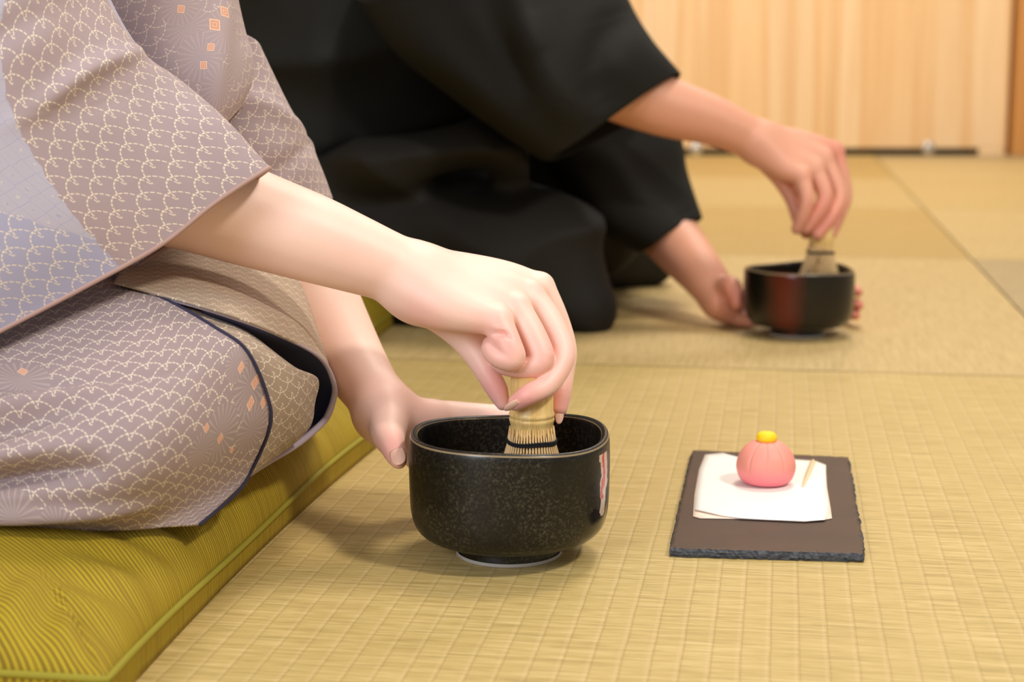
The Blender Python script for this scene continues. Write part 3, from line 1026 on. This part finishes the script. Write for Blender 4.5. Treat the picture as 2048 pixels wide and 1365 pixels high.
# torso and legs under the cloth
Tn = Body(1.06)
Tn.chain([(-60, 700, 60, 230), (-20, 300, 60, 215), (40, -100, 60, 215), (80, -400, 40, 170)], 0.03, 0.03)
Tn.chain([(80, -320, -105, 125), (40, -60, -100, 112), (90, 280, -75, 110)], 0.03, 0.03)
Tn.chain([(130, -320, 190, 125), (300, 20, 175, 100), (480, 340, 150, 100)], 0.03, 0.03)
fl = [(A.pt((1000, 690, -40)), 0.020, 0.55), (A.pt((1090, 720, -20)), 0.022, 0.5), (A.pt((1040, 800, -30)), 0.016, 0.8),
      (A.pt((1122, 800, 0)), 0.016, 0.75), (A.pt((990, 780, -10)), 0.018, 0.8), (A.pt((1085, 575, 5)), 0.014, 0.2), (A.pt((1030, 605, -20)), 0.012, 0.25), (A.pt((840, 640, -30)), 0.016, 0.4),
      (A.pt((792, 905, 0)), 0.016, 0.6), (A.pt((820, 800, 50)), 0.02, 0.25)]
bw = body_object('body', [(A, 0.0011), (Lh, 0.0014), (Tn, 0.008)], SKIN_W, woman, fl)

def nail(center, along, outward, L, W, par, mat=NAIL, tipl=0.25, back=0.0):
    """a curved nail plate; along = direction to the fingertip, outward = surface normal"""
    al = along / np.linalg.norm(along); ou = outward - al * (outward @ al); ou /= np.linalg.norm(ou); sd = np.cross(al, ou)
    V, Fc = [], []
    n, m_ = 14, 11
    for i in range(n):
        t = i / (n - 1)
        wdt = W * math.sqrt(max(0.0, 1 - (max(0, t - 0.45) / 0.56) ** 2)) * (0.82 + 0.18 * min(1, t * 4))
        for j in range(m_):
            q = -1 + 2 * j / (m_ - 1)
            x = q * wdt
            drop = (q * q) * W * 0.42 * (wdt / W) ** 2 + (t - 0.4) ** 2 * L * 0.22
            V.append(center + al * (t - 0.5) * L + sd * x + ou * (-drop))
    for i in range(n - 1):
        for j in range(m_ - 1):
            a = i * m_ + j; Fc.append((a, a + 1, a + m_ + 1, a + m_))
    o = link_mesh('fingernail', V, Fc, mat)
    md = o.modifiers.new('nail_thickness', 'SOLIDIFY'); md.thickness = 0.0007; md.offset = -1
    adopt(o, par)
    return o
def dirp(b, p, q): return b.pt(q) - b.pt(p)
# middle finger nail, seen from below
nail(A.pt((1024, 815, -27)), dirp(A, (1058, 800, -26), (1012, 826, -20)), dirp(A, (1040, 800, -22), (1046, 826, -31)), 0.0110, 0.0030, woman)
nail(A.pt((1119, 829, 4)), dirp(A, (1121, 800, 10), (1118, 846, 5)), dirp(A, (1120, 810, 10), (1128, 812, -30)), 0.0120, 0.0028, woman)
nail(Lh.pt((795, 912, -9)), dirp(Lh, (789, 895, 6), (799, 932, -4)), dirp(Lh, (797, 912, 6), (788, 912, -30)), 0.0125, 0.0050, woman)

# ---- cloth of the mauve kimono
def folds(*fs):
    """each (i0,j0,i1,j1,width,height): a soft ridge along a line in the unit square"""
    def f(ii, jj):
        r = np.zeros_like(ii)
        for (a, b, c, d, w_, h_) in fs:
            ab = np.array((c - a, d - b)); L = ab @ ab
            t = np.clip(((ii - a) * ab[0] + (jj - b) * ab[1]) / L, 0, 1)
            dx = ii - a - t * ab[0]; dy = jj - b - t * ab[1]
            env = np.sin(np.pi * np.clip(t * 0.9 + 0.05, 0, 1)) ** 0.5
            r += h_ * np.exp(-(dx * dx + dy * dy) / (w_ * w_)) * env
        return r
    return f

# right sleeve: loops from the cuff back to the shoulder (front layer top->bottom, then back layer bottom->top)
sl = [
 [(538, 336, .972), (432, 404, .950), (322, 489, .938), (165, 576, .925), (0, 662, .910), (-170, 752, .900), (-260, 810, .93), (-170, 815, .985), (0, 707, .995), (120, 632, 1.00), (246, 552, 1.01), (335, 492, 1.02), (440, 410, 1.03)],
 [(452, 240, .970), (350, 300, .940), (235, 385, .922), (85, 470, .902), (-85, 560, .888), (-250, 650, .885), (-350, 710, .92), (-250, 700, .985), (-85, 600, .995), (40, 520, 1.00), (160, 440, 1.01), (250, 370, 1.02), (350, 300, 1.03)],
 [(362, 163, .975), (255, 205, .93), (130, 270, .905), (-25, 350, .885), (-190, 440, .875), (-350, 520, .88), (-450, 570, .92), (-350, 560, .985), (-190, 470, .995), (-40, 390, 1.00), (80, 310, 1.01), (170, 250, 1.02), (260, 200, 1.03)],
 [(286, 106, .965), (185, 118, .918), (60, 160, .892), (-100, 225, .875), (-270, 310, .87), (-430, 400, .88), (-520, 440, .92), (-430, 430, .985), (-260, 350, .995), (-110, 270, 1.00), (10, 200, 1.01), (100, 150, 1.02), (190, 120, 1.03)],
 [(225, 10, .965), (130, 5, .915), (0, 30, .885), (-160, 80, .87), (-330, 150, .87), (-480, 240, .88), (-560, 270, .92), (-470, 280, .985), (-310, 200, .995), (-160, 120, 1.00), (-40, 60, 1.01), (50, 30, 1.02), (140, 10, 1.03)],
 [(170, -130, .97), (70, -140, .92), (-60, -130, .895), (-210, -80, .88), (-370, -10, .88), (-500, 60, .90), (-560, 100, .93), (-480, 120, .985), (-330, 50, .995), (-190, -20, 1.00), (-80, -80, 1.01), (10, -110, 1.02), (90, -130, 1.03)],
]
SLV = kimono_mat('kimono_sleeve', KB, KL)
sleeve, SB, SUV = cloth('right_sleeve', sl, SLV, woman, 0.0012, 150, 260, closed=True,
    fold=folds((0.95, 0.03, 0.45, 0.10, 0.05, 0.006), (0.62, 0.02, 0.50, 0.16, 0.030, -0.006), (0.8, 0.10, 0.68, 0.26, 0.04, 0.004), (0.2, 0.12, 0.9, 0.22, 0.06, 0.003), (0.1, 0.05, 0.5, 0.08, 0.04, 0.002)), uvrot=math.radians(4), uvsc=0.66)
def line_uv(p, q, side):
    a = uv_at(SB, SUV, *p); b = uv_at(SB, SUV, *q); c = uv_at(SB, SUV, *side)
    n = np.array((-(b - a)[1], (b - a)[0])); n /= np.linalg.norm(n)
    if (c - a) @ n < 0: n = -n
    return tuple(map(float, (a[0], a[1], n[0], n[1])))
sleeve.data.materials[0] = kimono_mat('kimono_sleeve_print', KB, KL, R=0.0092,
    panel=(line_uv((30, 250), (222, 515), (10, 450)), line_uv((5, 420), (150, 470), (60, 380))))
# piping on the cuff
cuff = cr(np.array([P(*q) for q in sl[0]]), np.linspace(0, len(sl[0]), 200, endpoint=False), True)
o = link_mesh('cuff_piping', *tube(list(cuff), 0.0015, 8, True), PIPING); adopt(o, woman)

# torso front with the far sleeve behind it
KT = kimono_mat('kimono_torso', KB, KL)
tb, TB, TUV = cloth('kimono_body', [
 [(120, -160, 1.04), (300, -170, 1.03), (430, -120, 1.06), (462, -90, 1.10), (450, -90, 1.2)],
 [(140, -20, 1.03), (300, -20, 1.02), (430, -10, 1.045), (473, -5, 1.09), (465, 0, 1.18)],
 [(200, 100, 1.03), (320, 70, 1.02), (440, 60, 1.04), (490, 70, 1.080), (482, 80, 1.12)],
 [(250, 220, 1.03), (360, 190, 1.02), (450, 140, 1.035), (503, 112, 1.070), (494, 120, 1.10)],
 [(260, 340, 1.04), (370, 290, 1.03), (450, 215, 1.035), (501, 165, 1.065), (492, 170, 1.10)],
 [(260, 420, 1.06), (370, 350, 1.05), (440, 260, 1.045), (480, 215, 1.065), (480, 220, 1.15)],
], KT, woman, 0.0014, 90, 90, fold=folds((0.1, 0.6, 0.9, 0.35, 0.08, 0.004)), uvrot=0.5)
tb.data.materials[0] = kimono_mat('kimono_torso_print', KB, KL, strength=0.6,
    marks=motif(TB, TUV, [(450, 25, 14, .8), (430, 52, 15, .8), (359, 18, 10, .9), (420, 95, 10, .9), (406, 131, 10, .9)], 1.04),
    fans=[(*map(float, uv_at(TB, TUV, px, py)), r * 1.04 / F) for px, py, r in [(375, 55, 45), (400, 115, 50), (440, 170, 45), (450, 60, 50), (470, 120, 40), (360, 10, 40)]])
cloth('left_sleeve', [
 [(330, 60, 1.155), (420, 60, 1.125), (487, 68, 1.115), (519, 92, 1.135), (505, 110, 1.235)],
 [(330, 160, 1.135), (430, 150, 1.110), (510, 150, 1.110), (553, 164, 1.145), (535, 180, 1.255)],
 [(340, 240, 1.125), (430, 235, 1.095), (530, 215, 1.105), (585, 228, 1.145), (570, 240, 1.255)],
 [(350, 320, 1.115), (450, 320, 1.090), (560, 300, 1.105), (618, 285, 1.155), (600, 300, 1.265)],
 [(360, 400, 1.115), (470, 410, 1.095), (580, 385, 1.115), (642, 345, 1.165), (630, 350, 1.275)],
 [(370, 500, 1.125), (480, 500, 1.115), (600, 460, 1.125), (662, 400, 1.175), (650, 410, 1.285)],
], KT, woman, 0.0014, 90, 90, fold=folds((0.3, 0.3, 0.5, 0.75, 0.06, 0.004), (0.75, 0.2, 0.6, 0.8, 0.05, -0.003)), uvrot=0.35)

# lap: near panel over the right thigh
KLAP = None
lapgrid = [
 [(-260, 560, 1.03), (-120, 560, 1.02), (20, 545, 1.01), (130, 540, 1.00), (235, 566, .985)],
 [(-260, 640, .98), (-120, 640, .97), (40, 625, .955), (240, 600, .95), (335, 602, .955)],
 [(-260, 720, .93), (-120, 720, .925), (50, 710, .915), (270, 680, .915), (432, 656, .94)],
 [(-260, 800, .90), (-110, 795, .895), (70, 790, .885), (300, 765, .888), (494, 702, .94)],
 [(-260, 880, .885), (-110, 870, .88), (70, 865, .87), (310, 850, .872), (534, 790, .952)],
 [(-260, 950, .88), (-110, 945, .875), (60, 945, .867), (300, 940, .87), (538, 855, .958)],
 [(-260, 1020, .885), (-110, 1015, .88), (60, 1020, .872), (285, 1010, .885), (500, 948, .968)],
 [(-260, 1065, .905), (-110, 1062, .90), (50, 1060, .895), (240, 1060, .900), (400, 1050, .920)],
]
o, LB, LUV = cloth('skirt_panel', lapgrid, KIM, woman, 0.0014, 160, 160,
    fold=folds((0.62, 0.25, 0.50, 0.55, 0.045, -0.008), (0.80, 0.20, 0.70, 0.62, 0.040, -0.013), (0.70, 0.25, 0.62, 0.60, 0.035, 0.007), (0.90, 0.15, 0.86, 0.75, 0.03, 0.006), (0.50, 0.22, 0.42, 0.7, 0.03, 0.004), (0.38, 0.2, 0.42, 0.85, 0.02, -0.003)), uvrot=math.pi)
o.data.materials[0] = kimono_mat('kimono_skirt', hx(158, 139, 140), KL,
    marks=motif(LB, LUV, [(45, 747, 12, .8), (478, 735, 11, .8), (507, 765, 15, .85), (498, 808, 14, .85), (526, 803, 13, .8), (409, 855, 10, .9), (437, 878, 11, .9), (460, 900, 9, .9)], .90),
    fans=[(*map(float, uv_at(LB, LUV, px, py)), r * .9 / F) for px, py, r in [(500, 770, 60), (440, 870, 62), (500, 860, 55), (400, 900, 40), (40, 760, 62), (470, 730, 36), (30, 1040, 60), (120, 1045, 40)]])
seam = [P(x, y, d - 0.0015) for x, y, d in [(235, 566, .985), (335, 602, .955), (432, 656, .94), (494, 702, .94), (534, 790, .95), (540, 855, .957), (500, 948, .967), (470, 990, .95), (400, 1050, .918)]]
seam = cr(np.array(seam), np.linspace(0, len(seam) - 1, 160))
o = link_mesh('seam_cord', *tube(list(seam), 0.0010, 8), plain('seam_indigo', hx(44, 40, 66), 0.8)); adopt(o, woman)
KUN = kimono_mat('kimono_under', hx(166, 146, 128), KL)
cloth('under_panel', [
 [(228, 578, 1.00), (300, 590, .985), (380, 612, .985), (440, 632, 1.00)],
 [(332, 606, .962), (380, 618, .965), (425, 634, .975), (470, 648, .99)],
 [(430, 662, .950), (455, 662, .955), (482, 664, .965), (507, 674, .98)],
 [(490, 706, .948), (520, 708, .957), (550, 715, .97), (588, 736, .99)],
 [(526, 778, .955), (556, 770, .965), (596, 762, .985), (634, 758, 1.01)],
 [(536, 840, .960), (562, 830, .972), (600, 815, .99), (628, 806, 1.02)],
 [(522, 905, .972), (552, 888, .985), (585, 868, 1.00), (619, 852, 1.03)],
 [(492, 952, .975), (520, 935, .99), (552, 912, 1.01), (580, 893, 1.03)],
], KUN, woman, 0.0014, 80, 60, uvrot=0.0)
KFL = kimono_mat('kimono_flap', hx(176, 154, 132), KL, strength=0.7)
rim = [(300, 590, .960), (400, 616, .955), (500, 648, .968), (560, 672, .985), (620, 702, 1.01), (650, 728, 1.03), (666, 762, 1.045), (669, 789, 1.055), (658, 825, 1.06), (642, 849, 1.06), (594, 889, 1.045), (532, 926, 1.015), (486, 955, .985)]
cloth('front_flap', [
 [(300, 450, 1.10), (400, 460, 1.10), (500, 470, 1.11), (590, 520, 1.15), (640, 600, 1.20), (655, 640, 1.24)],
 [(270, 500, 1.05), (390, 515, 1.055), (510, 545, 1.07), (600, 595, 1.10), (640, 660, 1.14), (655, 700, 1.20)],
 [(240, 545, .995), (390, 570, .995), (500, 600, 1.01), (590, 645, 1.04), (640, 700, 1.07), (660, 740, 1.14)],
 [(228, 566, .962), (395, 612, .953), (500, 646, .966), (590, 686, .995), (648, 722, 1.03), (664, 755, 1.05)],
], KFL, woman, 0.0014, 70, 110, uvrot=0.1, fold=folds((0.85, 0.3, 0.7, 0.8, 0.1, 0.003)))
cloth('flap_outside', [[(x, y, d), (x + 1.5, y + 1, d + .03), (x - 6, y - 4, d + .09), (x - 30, y - 20, d + .18)] for x, y, d in rim[4:]], KFL, woman, 0.0014, 90, 30)
c0 = (575, 770, 1.10)
cloth('lining', [[(x - 0.5, y, d + .0006), (x + (c0[0] - x) * .12, y + (c0[1] - y) * .12, d + .014), (x + (c0[0] - x) * .5, y + (c0[1] - y) * .5, d * .4 + c0[2] * .6), (x + (c0[0] - x) * .96, y + (c0[1] - y) * .96, c0[2])] for x, y, d in rim[1:]], LINING, woman, 0.0014, 110, 40)
rr = cr(np.array([P(*q) for q in rim]), np.linspace(0, len(rim) - 1, 200))
o = link_mesh('flap_edge', *tube(list(rr), [0.0010 + 0.0012 * min(1, max(0, (i - 70) / 60)) for i in range(200)], 8), plain('hem_mauve', hx(176, 160, 172), 0.75)); adopt(o, woman)

IN = ClothBody(1.06); IN.amp = 0.002
IN.chain([(10, 60, 130, 230), (40, -110, 60, 265), (80, -420, 40, 210)], 0.03, 0.03)
IN.chain([(90, -340, -105, 168), (40, -90, -100, 150)], 0.03, 0.03)
IN.chain([(130, -340, 190, 168), (220, -120, 180, 150), (310, 40, 172, 135)], 0.03, 0.03)
IN.chain([(-200, 820, -90, 190), (100, 830, -90, 185), (330, 790, -40, 150)], 0.03, 0.03)
IN.chain([(-200, 700, 90, 220), (100, 700, 90, 200), (380, 730, 75, 120)], 0.03, 0.03)
IN.chain([(-120, 640, 50, 250), (0, 330, 60, 240), (10, 60, 100, 230)], 0.03, 0.03)
body_object('inner_robe', [(IN, 0.006)], plain('robe_plain_mauve', KB, 0.8), woman)

# ------------------------------------------------------------------ PERSON in black
man = empty('person', RM(-0.6, 2.1, 0.05), 'person in a black robe kneeling behind, whisking tea in the far bowl', 'person')
DM = 1.875
M = Body(DM)
M.chain([(1130, 130, -40, 70), (1230, 175, -30, 66), (1330, 213, -20, 60), (1420, 240, -12, 50), (1490, 270, -4, 42), (1520, 282, 0, 40)], 0.012, 0.012)
M.chain([(1520, 278, 8, 34), (1600, 288, 22, 28), (1668, 303, 30, 21)], 0.01, 0.012)
M.chain([(1520, 286, 2, 34), (1590, 305, 6, 29), (1645, 318, 8, 22)], 0.01, 0.012)
M.chain([(1520, 292, -4, 34), (1580, 322, -8, 28), (1628, 338, -10, 21)], 0.01, 0.012)
M.chain([(1520, 296, -8, 32), (1565, 335, -16, 25), (1602, 352, -24, 19)], 0.01, 0.012)
M.chain([(1525, 310, 10, 26), (1560, 355, 14, 19), (1585, 400, 10, 15), (1598, 440, 4, 14), (1612, 468, 0, 11)], 0.005, 0.006, 1)
M.chain([(1604, 352, -24, 18), (1614, 400, -30, 16), (1606, 432, -28, 14), (1594, 458, -22, 12)], 0.004, 0.001, 1)
M.chain([(1630, 340, -10, 19), (1650, 390, -18, 17), (1638, 425, -20, 15), (1612, 458, -18, 12)], 0.004, 0.001, 1)
M.chain([(1648, 320, 8, 20), (1678, 388, 0, 17), (1664, 430, -10, 15), (1636, 470, -16, 12)], 0.004, 0.001, 1)
M.chain([(1668, 304, 30, 20), (1688, 385, 24, 17), (1680, 425, 14, 14), (1664, 468, 4, 11)], 0.004, 0.001, 1)
ML = Body(DM)
ML.chain([(1230, 330, 215, 70), (1290, 410, 175, 64), (1345, 478, 125, 58), (1405, 550, 60, 46), (1440, 598, 40, 38)], 0.012, 0.012)
ML.chain([(1440, 600, 40, 36), (1470, 625, 50, 28), (1500, 620, 66, 22)], 0.008, 0.01)
ML.chain([(1445, 610, 30, 30), (1475, 635, 30, 18), (1500, 642, 20, 14)], 0.008, 0.01)
ML.chain([(1450, 580, 30, 28), (1462, 575, 12, 22), (1470, 592, 0, 17), (1474, 608, -6, 12)], 0.004, 0.006, 1)
ML.chain([(1500, 590, 66, 18), (1570, 585, 84, 15), (1650, 585, 84, 14), (1705, 580, 50, 12), (1716, 585, 28, 10)], 0.004, 0.001, 1)
ML.chain([(1500, 612, 64, 18), (1570, 612, 84, 15), (1650, 612, 84, 14), (1708, 608, 48, 12), (1717, 612, 20, 10)], 0.004, 0.001, 1)
ML.chain([(1500, 634, 60, 17), (1570, 636, 82, 14), (1650, 636, 80, 13), (1704, 630, 44, 11), (1712, 632, 18, 9)], 0.004, 0.001, 1)
MT = Body(2.1)
MT.chain([(620, 330, 0, 230), (760, 60, 0, 230), (900, -200, 0, 230), (980, -420, 0, 150)], 0.03, 0.03)
MT.chain([(950, -260, -150, 90), (1010, 20, -190, 75), (1140, 130, -230, 66)], 0.03, 0.03)
MT.chain([(1000, -260, 150, 90), (1120, 100, 100, 70), (1230, 330, -40, 66)], 0.03, 0.03)
body_object('body', [(M, 0.0018), (ML, 0.0018), (MT, 0.012)], SKIN_M, man,
   [(M.pt((1684, 300, 20)), 0.02, 0.5), (M.pt((1650, 440, -20)), 0.035, 0.6), (ML.pt((1472, 600, -5)), 0.03, 0.6), (ML.pt((1718, 612, 15)), 0.03, 0.9)])

K = ClothBody(1.93)
K.chain([(560, 470, 60, 160), (800, 490, 20, 165), (1000, 490, 0, 150), (1120, 540, -20, 110), (1160, 590, -25, 85)], 0.03, 0.03)
K.chain([(640, 600, 60, 90), (850, 615, 10, 76), (1010, 620, -20, 68), (1180, 628, -40, 58)], 0.03, 0.03)
K.chain([(860, 480, 280, 150), (1150, 480, 300, 120), (1300, 510, 330, 60)], 0.03, 0.03)
K.chain([(700, 420, 150, 190), (1050, 400, 160, 150), (1200, 430, 200, 110)], 0.03, 0.03)
K.chain([(660, 380, -10, 60), (800, 330, -60, 66), (960, 300, -60, 56), (1010, 340, -40, 50)], 0.02, 0.02)
ob = body_object('hakama', [(K, 0.005)], HAKAMA, man)
K2 = ClothBody(2.06); K2.amp = 0.010
K2.chain([(590, 300, 20, 250), (700, 60, 0, 280), (850, -160, 0, 280), (960, -330, 0, 220)], 0.03, 0.03)
K2.chain([(980, -300, 100, 200), (1130, -60, 60, 130), (1180, 120, 40, 110)], 0.03, 0.03)
K2.chain([(640, 330, 60, 130), (900, 250, 80, 120), (1100, 260, 90, 100)], 0.03, 0.03)
K2.chain([(960, -300, -110, 150), (1000, -90, -180, 120)], 0.03, 0.03)
body_object('robe_body', [(K2, 0.006)], BLACK, man)
msl = [
 [(1358, 147, 1.84), (1300, 180, 1.80), (1235, 225, 1.78), (1165, 275, 1.77), (1102, 314, 1.78), (1085, 318, 1.84), (1120, 318, 1.92), (1200, 280, 1.94), (1280, 235, 1.94), (1340, 180, 1.91)],
 [(1300, 78, 1.83), (1240, 110, 1.77), (1160, 160, 1.75), (1090, 210, 1.74), (1030, 262, 1.76), (1010, 270, 1.84), (1050, 260, 1.92), (1120, 210, 1.94), (1200, 150, 1.94), (1270, 100, 1.91)],
 [(1258, 5, 1.84), (1190, 30, 1.77), (1100, 80, 1.74), (1010, 130, 1.74), (930, 180, 1.76), (900, 190, 1.85), (940, 180, 1.93), (1030, 120, 1.95), (1130, 60, 1.95), (1210, 20, 1.92)],
 [(1225, -90, 1.86), (1140, -70, 1.78), (1040, -20, 1.75), (920, 40, 1.75), (830, 100, 1.78), (790, 100, 1.87), (830, 90, 1.95), (940, 30, 1.97), (1060, -40, 1.97), (1160, -80, 1.94)],
 [(1150, -220, 1.88), (1060, -200, 1.80), (950, -140, 1.77), (830, -60, 1.78), (750, 0, 1.82), (710, -10, 1.9), (760, -20, 1.97), (870, -100, 1.99), (980, -170, 1.99), (1090, -210, 1.96)],
]
cloth('right_sleeve', msl, BLACK, man, 0.003, 70, 120, closed=True, fold=folds((0.9, 0.3, 0.2, 0.35, 0.06, 0.010), (0.8, 0.12, 0.3, 0.16, 0.05, 0.008), (0.6, 0.22, 0.1, 0.28, 0.04, -0.010), (0.95, 0.18, 0.5, 0.24, 0.03, -0.010), (0.45, 0.08, 0.1, 0.2, 0.05, 0.012), (0.8, 0.24, 0.35, 0.30, 0.025, 0.008)))
msl2 = [
 [(1402, 436, 2.00), (1368, 448, 1.97), (1335, 466, 1.955), (1303, 492, 1.96), (1280, 505, 2.0), (1300, 500, 2.07), (1350, 470, 2.1), (1390, 448, 2.07)],
 [(1372, 345, 2.02), (1320, 370, 1.97), (1260, 400, 1.95), (1205, 440, 1.96), (1180, 450, 2.02), (1210, 440, 2.1), (1280, 400, 2.13), (1350, 360, 2.1)],
 [(1358, 270, 2.03), (1290, 290, 1.97), (1220, 320, 1.95), (1150, 360, 1.96), (1120, 370, 2.04), (1160, 360, 2.12), (1240, 320, 2.15), (1320, 280, 2.12)],
 [(1310, 170, 2.04), (1240, 190, 1.98), (1170, 220, 1.97), (1090, 260, 1.98), (1060, 260, 2.06), (1100, 250, 2.14), (1180, 210, 2.17), (1260, 180, 2.14)],
]
cloth('left_sleeve', msl2, BLACK, man, 0.003, 60, 80, closed=True, fold=folds((0.1, 0.1, 0.8, 0.2, 0.08, 0.01)))
